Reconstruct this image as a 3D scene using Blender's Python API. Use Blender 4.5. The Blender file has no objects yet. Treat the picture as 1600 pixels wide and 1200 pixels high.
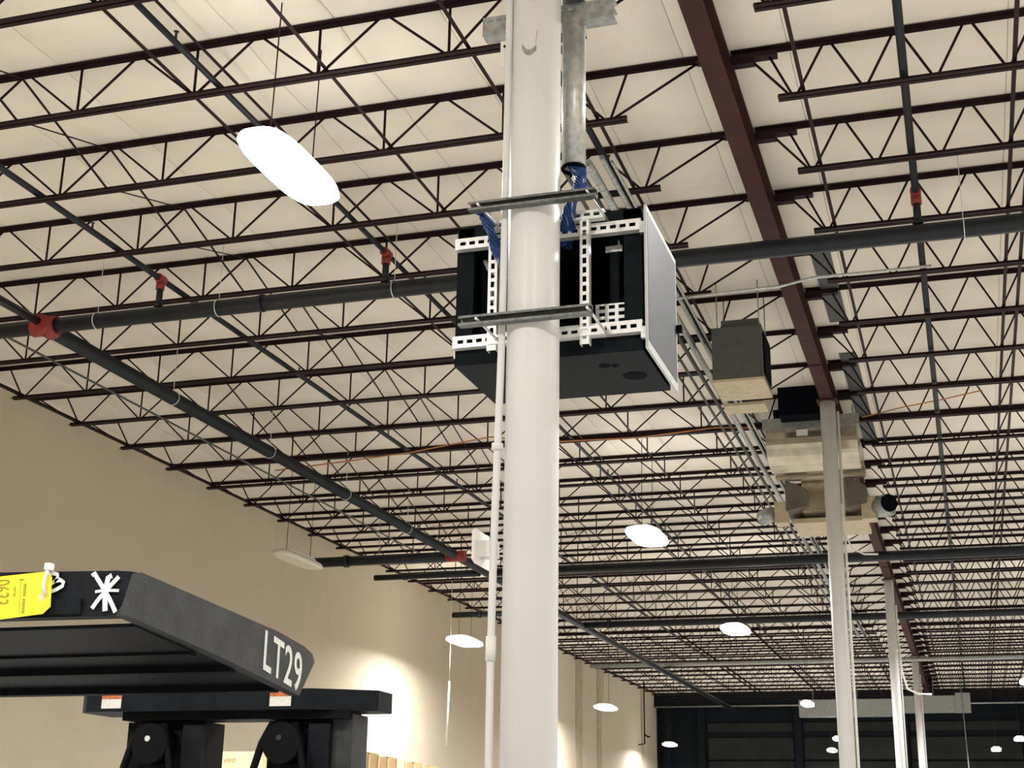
import bpy, math, random
from mathutils import Vector, Matrix
random.seed(7)
sc = bpy.context.scene
C = sc.collection

# ------------------------------------------------------------------ camera
H0 = 1.7                       # eye height; heights below are given above the eye unless noted
yaw, pitch, roll = math.radians(17.8413), math.radians(17.9758), math.radians(0.90266)
fw = Vector((-math.sin(yaw)*math.cos(pitch), math.cos(yaw)*math.cos(pitch), math.sin(pitch)))
rt = Vector((math.cos(yaw), math.sin(yaw), 0)); up = rt.cross(fw)
r2 = math.cos(roll)*rt + math.sin(roll)*up; u2 = -math.sin(roll)*rt + math.cos(roll)*up
cam = bpy.data.cameras.new('camera'); cam.sensor_width = 36; cam.lens = 36*2195/1600
cam.clip_start = 0.05; cam.clip_end = 300
co = bpy.data.objects.new('camera', cam); C.objects.link(co)
co.matrix_world = Matrix(((r2.x,u2.x,-fw.x,0),(r2.y,u2.y,-fw.y,0),(r2.z,u2.z,-fw.z,H0),(0,0,0,1)))
sc.camera = co
# ------------------------------------------------------------------ world, exposure
w = bpy.data.worlds.new('world'); sc.world = w; w.use_nodes = True
w.node_tree.nodes['Background'].inputs[0].default_value = (0.9,0.92,1,1)
w.node_tree.nodes['Background'].inputs[1].default_value = 0.3
sc.view_settings.view_transform = 'Standard'; sc.view_settings.look = 'None'
sc.view_settings.gamma = 1; sc.view_settings.use_curve_mapping = False
sc.view_settings.exposure = 0.0
LAMP_W = 560.0                 # light of one high-bay fixture
LAMP_COL = (1.0, 0.985, 0.96)

# ------------------------------------------------------------------ materials
def mat(name, col, rough=0.6, metal=0.0, var=0.12, scale=6.0, bump=0.0, emit=0.0, bscale=60.0, col2=None, stretch=None, spec=0.5):
    m = bpy.data.materials.new(name); m.use_nodes = True
    nt = m.node_tree; b = nt.nodes['Principled BSDF']
    b.inputs['Roughness'].default_value = rough; b.inputs['Metallic'].default_value = metal
    b.inputs['Specular IOR Level'].default_value = spec
    tc = nt.nodes.new('ShaderNodeTexCoord'); src = tc.outputs['Object']
    if stretch:
        mp = nt.nodes.new('ShaderNodeMapping'); mp.inputs['Scale'].default_value = stretch
        nt.links.new(src, mp.inputs['Vector']); src = mp.outputs['Vector']
    n = nt.nodes.new('ShaderNodeTexNoise'); n.inputs['Scale'].default_value = scale
    n.inputs['Detail'].default_value = 4
    nt.links.new(src, n.inputs['Vector'])
    r = nt.nodes.new('ShaderNodeValToRGB')
    c2 = col2 or tuple(max(0, c*(1-2*var)) for c in col)
    r.color_ramp.elements[0].color = (*c2, 1); r.color_ramp.elements[0].position = 0.3
    r.color_ramp.elements[1].color = (*col, 1); r.color_ramp.elements[1].position = 0.65
    nt.links.new(n.outputs['Fac'], r.inputs['Fac']); nt.links.new(r.outputs['Color'], b.inputs['Base Color'])
    if bump:
        n2 = nt.nodes.new('ShaderNodeTexNoise'); n2.inputs['Scale'].default_value = bscale
        nt.links.new(tc.outputs['Object'], n2.inputs['Vector'])
        bp = nt.nodes.new('ShaderNodeBump'); bp.inputs['Strength'].default_value = bump; bp.inputs['Distance'].default_value = 0.01
        nt.links.new(n2.outputs['Fac'], bp.inputs['Height']); nt.links.new(bp.outputs['Normal'], b.inputs['Normal'])
    if emit:
        b.inputs['Emission Color'].default_value = (1, 0.97, 0.93, 1); b.inputs['Emission Strength'].default_value = emit
    return m
M = {
 'liner':  mat('roof_liner', (0.86,0.79,0.68), 0.75, var=0.05, scale=1.2, bump=0.15, bscale=14),
 'wall':   mat('tan_wall', (0.57,0.50,0.38), 0.9, var=0.025, scale=1.2),
 'wall_d': mat('tan_joint', (0.46,0.38,0.27), 0.9, var=0.1, scale=3),
 'floor':  mat('concrete', (0.46,0.45,0.43), 0.6, var=0.12, scale=0.8),
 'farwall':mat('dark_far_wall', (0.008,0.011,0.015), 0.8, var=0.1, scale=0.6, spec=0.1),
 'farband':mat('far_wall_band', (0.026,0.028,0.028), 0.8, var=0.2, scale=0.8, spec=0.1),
 'steel':  mat('primer_steel', (0.022,0.010,0.011), 0.6, var=0.15, scale=4, spec=0.15),
 'girder': mat('red_primer_girder', (0.060,0.020,0.019), 0.65, var=0.2, scale=2.5, spec=0.15),
 'pipe':   mat('dark_pipe', (0.011,0.015,0.022), 0.4, var=0.15, scale=5, spec=0.3),
 'red':    mat('red_coupling', (0.30,0.03,0.025), 0.5, var=0.2, scale=12),
 'paint':  mat('column_paint', (0.73,0.735,0.74), 0.38, var=0.03, scale=2.2),
 'white':  mat('white_plastic', (0.82,0.81,0.77), 0.4, var=0.03, scale=8),
 'galv':   mat('galvanised', (0.62,0.64,0.64), 0.38, metal=0.75, var=0.16, scale=26),
 'galvd':  mat('galvanised_dull', (0.42,0.44,0.43), 0.45, metal=0.7, var=0.2, scale=20),
 'zinc':   mat('zinc_strut', (0.78,0.79,0.78), 0.4, metal=0.35, var=0.08, scale=30),
 'frame':  mat('door_frame_grey', (0.50,0.52,0.54), 0.5, var=0.06, scale=20),
 'clampm': mat('dark_galvanised', (0.17,0.18,0.175), 0.45, metal=0.5, var=0.25, scale=40),
 'duct':   mat('sheet_metal_duct', (0.56,0.50,0.38), 0.26, metal=0.85, var=0.14, scale=5),
 'ductd':  mat('duct_end', (0.14,0.13,0.10), 0.7, var=0.15, scale=4),
 'grey':   mat('unit_grey', (0.085,0.092,0.088), 0.6, metal=0.2, var=0.08, scale=8),
 'cream':  mat('insulated_collar', (0.56,0.48,0.33), 0.8, var=0.1, scale=9),
 'cab':    mat('cabinet_black', (0.009,0.013,0.016), 0.55, var=0.15, scale=12, bump=0.05, bscale=200, spec=0.05),
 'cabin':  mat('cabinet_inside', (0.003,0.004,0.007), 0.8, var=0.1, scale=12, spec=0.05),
 'blue':   mat('blue_cable', (0.012,0.07,0.30), 0.4, var=0.25, scale=50),
 'greyc':  mat('grey_cable', (0.42,0.42,0.44), 0.5, var=0.1, scale=30),
 'orange': mat('orange_cord', (0.55,0.22,0.06), 0.6, var=0.1, scale=10),
 'fork':   mat('forklift_black', (0.011,0.0135,0.018), 0.55, var=0.2, scale=18, bump=0.15, bscale=220, spec=0.08),
 'forkg':  mat('forklift_charcoal', (0.046,0.050,0.055), 0.55, var=0.2, scale=14, bump=0.2, bscale=260, spec=0.2),
 'forkd':  mat('forklift_dark', (0.004,0.004,0.006), 0.6, var=0.2, scale=14, spec=0.1),
 'tag':    mat('yellow_tag', (0.95,0.80,0.03), 0.5, var=0.03, scale=20),
 'ink':    mat('olive_ink', (0.34,0.30,0.01), 0.6, var=0.05, scale=30),
 'chalk':  mat('white_paint_marks', (0.86,0.86,0.88), 0.7, var=0.05, scale=60),
 'stencil':mat('stencil_paint', (0.66,0.68,0.66), 0.7, var=0.08, scale=90),
 'decal':  mat('white_decal', (0.80,0.78,0.74), 0.5, var=0.1, scale=120),
 'decalo': mat('orange_decal', (0.62,0.18,0.05), 0.5, var=0.2, scale=90),
 'card':   mat('cardboard', (0.50,0.33,0.15), 0.85, var=0.12, scale=5),
 'cardl':  mat('pale_cardboard', (0.86,0.66,0.40), 0.85, var=0.04, scale=5),
 'scrape': mat('bare_scrape', (0.34,0.34,0.33), 0.6, var=0.2, scale=50),
 'tan':    mat('unlit_lens', (0.72,0.66,0.54), 0.5, var=0.05, scale=20),
 'lens':   mat('lit_lens', (1,1,1), 0.4, var=0.0, emit=14),
}
# fine perforation of the rack door: a dotted colour pattern
def mesh_door():
    m = bpy.data.materials.new('perforated_door'); m.use_nodes = True
    nt = m.node_tree; b = nt.nodes['Principled BSDF']; b.inputs['Roughness'].default_value = 0.45; b.inputs['Metallic'].default_value = 0.3
    tc = nt.nodes.new('ShaderNodeTexCoord'); v = nt.nodes.new('ShaderNodeTexVoronoi'); v.inputs['Scale'].default_value = 130; v.inputs['Randomness'].default_value = 0.0
    nt.links.new(tc.outputs['Object'], v.inputs['Vector'])
    r = nt.nodes.new('ShaderNodeValToRGB'); r.color_ramp.elements[0].color = (0.03,0.034,0.04,1); r.color_ramp.elements[0].position = 0.3
    r.color_ramp.elements[1].color = (0.115,0.128,0.15,1); r.color_ramp.elements[1].position = 0.6
    nt.links.new(v.outputs['Distance'], r.inputs['Fac']); nt.links.new(r.outputs['Color'], b.inputs['Base Color'])
    return m
M['perf'] = mesh_door()

# ------------------------------------------------------------------ mesh helpers
class MB:
    def __init__(s): s.v = []; s.f = []; s.sm = []
    def box(s, x0, x1, y0, y1, z0, z1):
        o = len(s.v)
        s.v += [(x0,y0,z0),(x1,y0,z0),(x1,y1,z0),(x0,y1,z0),(x0,y0,z1),(x1,y0,z1),(x1,y1,z1),(x0,y1,z1)]
        for q in ((3,2,1,0),(4,5,6,7),(0,1,5,4),(1,2,6,5),(2,3,7,6),(3,0,4,7)): s.f.append(tuple(o+i for i in q)); s.sm.append(False)
        return s
    def hexa(s, pts):                    # eight corners, ordered as box()
        o = len(s.v); s.v += [tuple(p) for p in pts]
        for q in ((3,2,1,0),(4,5,6,7),(0,1,5,4),(1,2,6,5),(2,3,7,6),(3,0,4,7)): s.f.append(tuple(o+i for i in q)); s.sm.append(False)
        return s
    def bar(s, a, b, wd, ht, upv=(0,0,1)):
        a = Vector(a); b = Vector(b); d = (b-a).normalized(); u = Vector(upv)
        if abs(d.dot(u)) > 0.98: u = Vector((0,1,0))
        sd = d.cross(u).normalized(); u = sd.cross(d).normalized()
        p = []
        for q in (-1, 1):
            for e in (a, b): pass
        for zz in (-1, 1):
            for (e, q) in ((a,-1),(b,-1),(b,1),(a,1)): p.append(e + sd*(q*wd/2) + u*(zz*ht/2))
        return s.hexa(p)
    def tube(s, pts, r, n=10, cap=True, close=False):
        pts = [Vector(p) for p in pts]; o = len(s.v); N = len(pts)
        rr = r if isinstance(r, (list, tuple)) else [r]*N
        prev = None
        for i, p in enumerate(pts):
            t = (pts[min(i+1,N-1)] - pts[max(i-1,0)]).normalized()
            if prev is None:
                u = Vector((0,0,1)) if abs(t.z) < 0.9 else Vector((1,0,0))
                sx = t.cross(u).normalized()
            else: sx = (prev - t*prev.dot(t)).normalized()
            prev = sx; sy = t.cross(sx)
            for k in range(n):
                a = 2*math.pi*k/n
                s.v.append(tuple(p + (sx*math.cos(a) + sy*math.sin(a))*rr[i]))
        for i in range(N-1):
            for k in range(n):
                s.f.append((o+i*n+k, o+i*n+(k+1)%n, o+(i+1)*n+(k+1)%n, o+(i+1)*n+k)); s.sm.append(True)
        if cap:
            s.f.append(tuple(o+k for k in range(n))[::-1]); s.sm.append(False)
            s.f.append(tuple(o+(N-1)*n+k for k in range(n))); s.sm.append(False)
        return s
    def prism(s, poly, vec):             # closed 3-D polygon pushed along vec
        o = len(s.v); n = len(poly); vec = Vector(vec)
        s.v += [tuple(p) for p in poly] + [tuple(Vector(p)+vec) for p in poly]
        s.f.append(tuple(range(o, o+n))[::-1]); s.sm.append(False)
        s.f.append(tuple(range(o+n, o+2*n))); s.sm.append(False)
        for i in range(n): s.f.append((o+i, o+(i+1)%n, o+n+(i+1)%n, o+n+i)); s.sm.append(False)
        return s
    def disc(s, c, r, nrm, th=0.004, n=24, sx=1.0):
        c = Vector(c); nrm = Vector(nrm).normalized(); u = nrm.orthogonal().normalized(); v = nrm.cross(u)
        return s.prism([c + (u*math.cos(2*math.pi*k/n) + v*math.sin(2*math.pi*k/n)*sx)*r for k in range(n)], nrm*th)
    def mesh(s, name, m, off=(0,0,0)):
        me = bpy.data.meshes.new(name)
        me.from_pydata([(a-off[0], b-off[1], c-off[2]) for a,b,c in s.v], [], s.f)
        me.polygons.foreach_set('use_smooth', s.sm); me.materials.append(M[m]); me.update()
        import bmesh
        bm = bmesh.new(); bm.from_mesh(me); bmesh.ops.recalc_face_normals(bm, faces=bm.faces); bm.to_mesh(me); bm.free()
        return me
def world_off(parent):
    o = Vector((0,0,0))
    while parent: o += parent.location; parent = parent.parent
    return o
def link(name, me, parent=None, loc=None):
    o = bpy.data.objects.new(name, me); C.objects.link(o)
    if parent: o.parent = parent
    if loc is not None: o.location = loc
    return o
def part(name, mb, m, parent, label=None):
    """mesh given in room coordinates (heights above the eye) linked under its thing"""
    off = world_off(parent) - Vector((0,0,H0))
    o = link(name, mb.mesh(name, m, off), parent)
    if label: o['label'] = label
    return o
def tag(o, label, cat, group=None, kind=None):
    o['label'] = label; o['category'] = cat
    if group: o['group'] = group
    if kind: o['kind'] = kind
    return o
def thing(name, label, cat, base, group=None):
    """Empty at the thing's base; base given with height above the eye"""
    o = bpy.data.objects.new(name, None); C.objects.link(o); o.empty_display_size = 0.2
    o.location = (base[0], base[1], base[2]+H0)
    return tag(o, label, cat, group)
def single(name, mb, m, label, cat, group=None):
    n = len(mb.v); c = Vector((sum(v[0] for v in mb.v)/n, sum(v[1] for v in mb.v)/n, min(v[2] for v in mb.v)))
    o = link(name, mb.mesh(name, m, c)); o.location = c + Vector((0,0,H0))
    return tag(o, label, cat, group)
def struct(name, mb, m, parent=None, label=None):
    o = link(name, mb.mesh(name, m, (0,0,-H0)) , parent)
    if not parent: o['kind'] = 'structure'
    if label: o['label'] = label
    return o
ORD = ['first','second','third','fourth','fifth','sixth','seventh','eighth','ninth','tenth','eleventh','twelfth','thirteenth',
 'fourteenth','fifteenth','sixteenth','seventeenth','eighteenth','nineteenth','twentieth']
def ordinal(i):
    if i < 20: return ORD[i]
    t = ['twenty','thirty','forty'][(i+1)//10-2]; r = (i+1) % 10
    return {'twenty':'twentieth','thirty':'thirtieth','forty':'fortieth'}[t] if r == 0 else t+'-'+ORD[r-1]

# ------------------------------------------------------------------ the setting
XW, XR, YB, YF = -14.74, 12.0, -9.0, 70.0
struct('floor', MB().box(XW-0.2, XR+0.2, YB-0.2, YF+0.2, -H0-0.15, -H0), 'floor')
wl = struct('wall_left', MB().box(XW-0.2, XW, YB, YF, -H0, 7.2), 'wall', label='plain tan painted wall below the joist ends')
for y0, y1 in ((54.6,55.6),(58.0,58.7),(66.4,66.9)):
    struct('panel_joint', MB().box(XW, XW+0.03, y0, y1, -H0, 6.9), 'wall_d', wl)
struct('wall_right', MB().box(XR, XR+0.2, YB, YF, -H0, 7.2), 'wall')
struct('wall_behind', MB().box(XW, XR, YB-0.2, YB, -H0, 7.2), 'wall')
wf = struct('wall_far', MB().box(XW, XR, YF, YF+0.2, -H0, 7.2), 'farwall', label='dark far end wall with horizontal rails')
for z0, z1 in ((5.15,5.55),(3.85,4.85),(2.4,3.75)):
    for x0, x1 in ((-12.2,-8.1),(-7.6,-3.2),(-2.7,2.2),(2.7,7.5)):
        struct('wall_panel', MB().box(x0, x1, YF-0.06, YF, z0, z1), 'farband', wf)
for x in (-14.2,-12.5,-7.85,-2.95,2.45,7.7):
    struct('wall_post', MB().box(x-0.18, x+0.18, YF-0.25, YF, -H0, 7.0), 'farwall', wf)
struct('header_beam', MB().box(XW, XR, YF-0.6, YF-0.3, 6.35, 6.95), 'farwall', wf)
struct('header_pipe', MB().tube([(XW,YF-0.7,6.3),(XR,YF-0.7,6.3)], 0.04), 'galvd', wf)
# ceiling: liner strips draped over the joists, sagging a little between them
J0, JS = 10.01, 1.526
ceil = struct('ceiling', MB().box(XW, XR, YB, YF, 7.06, 7.2), 'liner', label='cream faced insulation liner under the roof deck')
xs = XW; k = 0
edges = [XW] + [-1.1 + 0.96*i for i in range(-14, 14) if XW+0.2 < -1.1+0.96*i < XR-0.2] + [XR]
ny = []
y = J0 - JS*12.4375
while y < YF: ny.append(y); y += JS/8
ny = [v for v in ny if v > YB] + [YF]
for a, b in zip(edges[:-1], edges[1:]):
    mb = MB()
    for yy in ny:
        t = (yy-J0)/JS; t -= math.floor(t)
        z = 7.005 - 0.035*math.sin(math.pi*t)**0.7
        for x, dz in ((a+0.002, 0.006), (a+0.02, 0), (b-0.02, 0), (b-0.002, 0.006)):
            mb.v.append((x, yy, z+dz))
    for i in range(len(ny)-1):
        for j in range(3):
            mb.f.append((i*4+j, (i+1)*4+j, (i+1)*4+j+1, i*4+j+1)); mb.sm.append(True)
    struct('liner_strip', mb, 'liner', ceil)

for y0, y1 in ((15.9,18.9),(20.3,25.5)):  # shadow beside the girder, painted as thin grey strips under the liner
    struct('shadow_strip', MB().box(-1.42,-1.18,y0,y1,6.955,6.965), 'grey', ceil)
# ------------------------------------------------------------------ girder and columns
GX, GB, GT = -1.72, 6.58, 6.93
g = thing('roof_girder', 'dark red steel girder running deep along the tops of the white columns', 'girder', (GX, 30, GB))
part('bottom_flange', MB().box(GX-0.098, GX+0.098, -8, YF-0.1, GB, GB+0.022), 'girder', g)
part('top_flange', MB().box(GX-0.098, GX+0.098, -8, YF-0.1, GT-0.022, GT), 'girder', g)
part('web_plate', MB().box(GX-0.008, GX+0.008, -8, YF-0.1, GB+0.022, GT-0.022), 'girder', g)
for y in (19.7, 23.1, 35.8, 39.2):
    part('splice_plate', MB().box(GX-0.09, GX+0.09, y-0.12, y+0.12, GB-0.014, GB), 'girder', g)
CY = [5.64, 21.4, 37.5, 53.6]
clab = ['large white round steel column in front, carrying the black cabinet',
        'white round column standing in front of the sheet metal air handler',
        'white round column behind the air handler, third along the girder',
        'farthest white round column in sight, fourth along the girder']
cols = []
for i, y in enumerate(CY):
    r = 0.118
    c = thing('steel_column', clab[i], 'column', (GX, y, -H0), 'columns under the girder')
    part('shaft', MB().tube([(GX,y,-H0+0.02),(GX,y,GB-0.02)], r, 40), 'paint', c)
    part('cap_plate', MB().box(GX-0.16, GX+0.16, y-0.16, y+0.16, GB-0.02, GB), 'girder', c)
    part('base_plate', MB().box(GX-0.2, GX+0.2, y-0.2, y+0.2, -H0, -H0+0.02), 'girder', c)
    cols.append(c)
# scraped patch on the front column
mb = MB()
def on_col(a, z, e=0.0015): return (GX + (0.118+e)*math.sin(a), CY[0] - (0.118+e)*math.cos(a), z)
def col_ribbon(pts, wz):
    m = MB(); n = len(pts)
    for (a, z) in pts: m.v += [on_col(a, z-wz/2), on_col(a, z+wz/2)]
    for i in range(n-1): m.f.append((2*i, 2*i+2, 2*i+3, 2*i+1)); m.sm.append(False)
    return m
part('paint_scrape', col_ribbon([(-0.30,3.555),(-0.20,3.53),(-0.08,3.515),(0.05,3.51),(0.18,3.52),(0.30,3.535)], 0.030), 'scrape', cols[0], 'grey scrape in the white paint')
part('paint_scrape', col_ribbon([(0.26,3.555),(0.31,3.60),(0.34,3.625)], 0.02), 'scrape', cols[0])
# conduits clipped to the left of the front column
cd = thing('wall_conduit', 'thin white conduit running down the left of the front column', 'conduit', (-1.86, 5.6, -H0))
part('pipe', MB().tube([(-1.858,5.565,-H0+0.01),(-1.866,5.565,0.7),(-1.861,5.565,1.2),(-1.848,5.565,1.8),(-1.842,5.565,2.1),(-1.836,5.565,2.9),(-1.832,5.565,3.9),(-1.832,5.565,6.5)], 0.0165, 12), 'paint', cd)
part('coupling', MB().tube([(-1.866,5.565,0.70),(-1.865,5.565,0.80)], 0.022, 12), 'white', cd)
part('coupling', MB().tube([(-1.853,5.565,1.60),(-1.852,5.565,1.63)], 0.026, 12), 'white', cd)
bx = thing('access_point', 'small white box fixed to the conduit left of the front column', 'box', (-1.91,5.6,1.11))
part('dish', MB().hexa([(-1.955,5.55,1.13),(-1.925,5.50,1.10),(-1.925,5.70,1.10),(-1.955,5.70,1.13),(-1.955,5.55,1.25),(-1.925,5.50,1.25),(-1.925,5.70,1.25),(-1.955,5.70,1.25)]), 'white', bx)
part('mount', MB().box(-1.925,-1.86,5.57,5.64,1.14,1.21), 'white', bx)
cl = thing('pipe_clip', 'little white bracket with a hole high on the front column', 'bracket', (-1.87,5.6,3.52))
part('plate', MB().box(-1.885,-1.845,5.595,5.605,3.50,3.64), 'white', cl)
part('hole', MB().disc((-1.862,5.593,3.61),0.008,(0,-1,0),0.002,12), 'cabin', cl)
for i, (y, x) in enumerate(((21.4,-1.57),(37.5,-1.57),(53.6,-1.57))):
    single('column_conduit', MB().tube([(x,y,-H0+0.01),(x,y,6.4)] if i == 0 else [(x,y,-H0+0.01),(x,y,5.2),(x,y-0.05,5.9)], 0.02, 8), 'white',
       ['thin pale conduit up the right of the column by the air handler','thin pale conduit on the third column along the girder','thin pale conduit on the farthest column'][i], 'conduit', 'conduits on the columns')
single('looped_cable', MB().tube([(-1.585,21.25,4.9),(-1.56,21.25,4.45),(-1.47,21.25,4.22),(-1.3,21.25,4.12),(-1.1,21.3,4.12)], 0.014, 8), 'white', 'white cable looping sideways off the column by the air handler', 'cable')
single('looped_cable', MB().tube([(-1.56,37.3,4.9),(-1.53,37.2,4.2),(-1.42,37.2,3.75),(-1.15,37.2,3.62),(-0.85,37.3,3.62)], 0.025, 8), 'white', 'white cable looping sideways off the third column', 'cable')

# ------------------------------------------------------------------ bar joists
ZT, ZB = 6.96, 6.47
LEG, GAP = 0.048, 0.014
def chord(x0, x1, zc, sgn, off):
    m = MB(); t = 0.006
    for s in (-1, 1):
        ya, yb = s*GAP/2, s*(GAP/2+LEG)
        lo, hi = min(ya,yb), max(ya,yb)
        zf = zc + sgn*LEG/2
        m.box(x0, x1, lo, hi, min(zf, zf-sgn*t), max(zf, zf-sgn*t))
        yc = s*(GAP/2+t/2); m.box(x0, x1, yc-t/2, yc+t/2, zc-LEG/2, zc+LEG/2)
    return m.mesh('chord', 'steel', off)
BASEZ = ZB-LEG/2
offj = (0, 0, BASEZ)
R = 0.0128
def rod(a, b): return MB().tube([a, b], R, 6).mesh('web_bar', 'steel', offj)
# left joists
bl = [-13.7] + [-7.58-1.245*i for i in range(4,0,-1)] + [-7.58+1.245*i for i in range(0,4)] + [-2.80]
LW = []
tops = [-14.04] + [(bl[i]+bl[i+1])/2 for i in range(len(bl)-1)] + [-2.58]
for i, b in enumerate(bl):
    LW.append(((b-0.02,0,ZB),(tops[i]+0.03,0,ZT))); LW.append(((b+0.02,0,ZB),(tops[i+1]-0.03,0,ZT)))
    if 0 < i < len(bl)-1: LW.append(((b,0,ZB),(b,0,ZT)))
LW.append(((-2.77,0,ZB),(-1.90,0,ZT))); LW.append(((-13.74,0,ZB),(-14.55,0,ZT)))
# right joists
br = [-1.06] + [-0.44+0.608*i for i in range(20)]
RW = []
tr = [-1.33] + [(br[i]+br[i+1])/2 for i in range(len(br)-1)] + [br[-1]+0.3]
for i, b in enumerate(br):
    RW.append(((b-0.02,0,ZB),(tr[i]+0.03,0,ZT))); RW.append(((b+0.02,0,ZB),(tr[i+1]-0.03,0,ZT)))
RW.append(((-1.10,0,ZB),(-1.50,0,ZT)))
def seat(x0, x1, s):
    m = MB(); m.box(x0, x1, -0.05, 0.05, ZT-0.07, ZT-0.02)
    xm = (x0+x1)/2
    m.box(min(x0,xm) if s > 0 else xm, xm if s > 0 else max(x1,xm), -0.045, 0.045, ZT-0.12, ZT-0.07)
    return m.mesh('seat', 'steel', offj)
def joined(L):
    m = MB()
    for a, b in L: m.tube([a, b], R, 4)
    return m.mesh('webbing', 'steel', offj)
SIDE = {
 'L': dict(top=chord(XW+0.02, GX-0.1, ZT, 1, offj), bot=chord(-13.89, -2.62, ZB, -1, offj), rods=[rod(a,b) for a,b in LW], web=joined(LW), tail=None,
           seat=MB().box(-1.95,-1.75,-0.05,0.05,ZT-0.03,ZT-0.012).mesh('seat','steel',offj)),
 'R': dict(top=chord(GX+0.1, XR-0.05, ZT, 1, offj), bot=chord(-1.21, 11.4, ZB, -1, offj), rods=[rod(a,b) for a,b in RW if a[0] < 2.6], web=joined(RW), tail=joined([q for q in RW if q[0][0] >= 2.6]),
           seat=seat(GX+0.1, GX+0.52, 1)),
}
for side in 'LR':
    S = SIDE[side]
    for n, k in enumerate(range(-2, 39)):
        y = J0 + JS*k
        o = bpy.data.objects.new('bar_joist', None); C.objects.link(o); o.location = (0, y, H0+BASEZ); o.empty_display_size = 0.2
        where = 'left of the girder' if side == 'L' else 'right of the girder'
        tag(o, 'dark brown open-web steel joist %s, %s in depth' % (where, ordinal(n)), 'joist', 'roof joists %s' % where)
        link('top_chord', S['top'], o); link('bottom_chord', S['bot'], o)
        link('bearing_seat', S['seat'], o)
        if k <= 15:
            for me in S['rods']: link('web_bar', me, o)
            if S['tail']: link('webbing', S['tail'], o)['kind'] = 'stuff'
        else: link('webbing', S['web'], o)['kind'] = 'stuff'
# ------------------------------------------------------------------ bridging
def angle_line(x, z, y0, y1):
    q = 0.03 if x < -13 else 0.018
    m = MB(); m.box(x-q, x+q, y0, y1, z-0.003, z+0.003); m.box(x-q, x-q+0.006, y0, y1, z, z+2*q); return m
for x, z, lab in ((-13.76, ZB+0.03, 'bridging angle along the joist ends next to the tan wall'), (-6.38, ZB+0.03, 'bridging angle line passing left of the brightest lamp'),
    (-5.0, ZB+0.03, 'bridging angle line running from the brightest lamp toward the cabinet'), (-3.66, ZB+0.03, 'bridging angle line meeting the front column from the left'),
    (-2.9, ZB+0.03, 'bridging angle line along joist ends just left of the girder'), (-0.98, ZB+0.03, 'bridging angle line along joist ends just right of the girder'),
    (0.83, ZB+0.03, 'bridging angle line at the right edge of view, left one of two'), (0.99, ZB+0.03, 'bridging angle line at the right edge of view, right one of two')):
    single('bridging_angle', angle_line(x, z, J0-JS*2.2, J0+JS*38), 'steel', lab, 'brace', 'bridging lines across the joists')
for x, lab in ((-8.25,'row of crossed bridging braces left of the brightest lamp'), (-11.0,'row of crossed bridging braces near the tan wall')):
    cb = thing('cross_bridging', lab, 'brace', (x, 38, ZB), 'crossed bridging rows')
    r0 = -2 if x > -9 else 6
    a1 = MB().bar((x,0,ZT-0.02),(x,JS,ZB+0.02),0.03,0.006,(1,0,0)).mesh('brace','steel',(x,0,ZB)); a2 = MB().bar((x,0,ZB+0.02),(x,JS,ZT-0.02),0.008,0.02,(1,0,0)).mesh('brace','steel',(x,0,ZB))
    for k in range(r0, 34):
        for me in (a1, a2): link('brace', me, cb, (0, J0+JS*k-38, 0))

# ------------------------------------------------------------------ pipes
PY, PZ = 14.1, 6.09
sm = thing('sprinkler_main', 'thick dark pipe crossing the whole roof behind the cabinet', 'pipe', (-4, PY, PZ-0.1))
part('pipe', MB().tube([(XW+0.1,PY,PZ),(XR-0.1,PY,PZ)], 0.098, 20), 'pipe', sm)
def ring(x, y, z, r, ax='x'):
    pts = []
    for k in range(17):
        a = 2*math.pi*k/16
        pts.append((x, y+r*math.cos(a), z+r*math.sin(a)) if ax == 'x' else (x+r*math.cos(a), y, z+r*math.sin(a)))
    return MB().tube(pts, 0.006, 6, cap=False)
for x in (-10.0, -8.3, -6.0, -3.2, 0.35):
    h = ring(x, PY, PZ, 0.106); h.tube([(x,PY,PZ+0.1),(x,PY,6.98)], 0.005, 6); part('hanger', h, 'zinc', sm, 'thin bright hanger ring')
part('clamp', MB().tube([(-7.73,PY,PZ),(-7.69,PY,PZ)], 0.108, 20), 'pipe', sm)
wp = thing('wall_main', 'thick dark pipe running deep below the joists beside the tan wall', 'pipe', (-10.75, 40, 6.0))
part('pipe', MB().tube([(-10.75,PY,6.08),(-10.75,YF-0.7,6.08)], 0.098, 18), 'pipe', wp)
part('coupling', MB().tube([(-10.92,PY,PZ),(-10.58,PY,PZ)], 0.125, 18), 'red', wp, 'red grooved tee')
part('coupling', MB().tube([(-10.75,PY-0.14,PZ),(-10.75,PY+0.17,PZ)], 0.125, 18), 'red', wp)
part('coupling', MB().tube([(-10.95,29.4,6.05),(-10.5,29.4,6.05)], 0.125, 14), 'red', wp)
for y in (17.2, 20.3, 23.4, 26.5): 
    h = ring(-10.75, y, 6.08, 0.106, 'y'); h.tube([(-10.75,y,6.18),(-10.75,y,6.98)], 0.005, 6); part('hanger', h, 'zinc', wp)
single('branch_pipe', MB().tube([(-10.78,-2,6.12),(-10.78,PY-0.1,6.12)], 0.055, 12), 'pipe', 'dark pipe entering from the left edge to meet the red tee', 'pipe')
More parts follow.
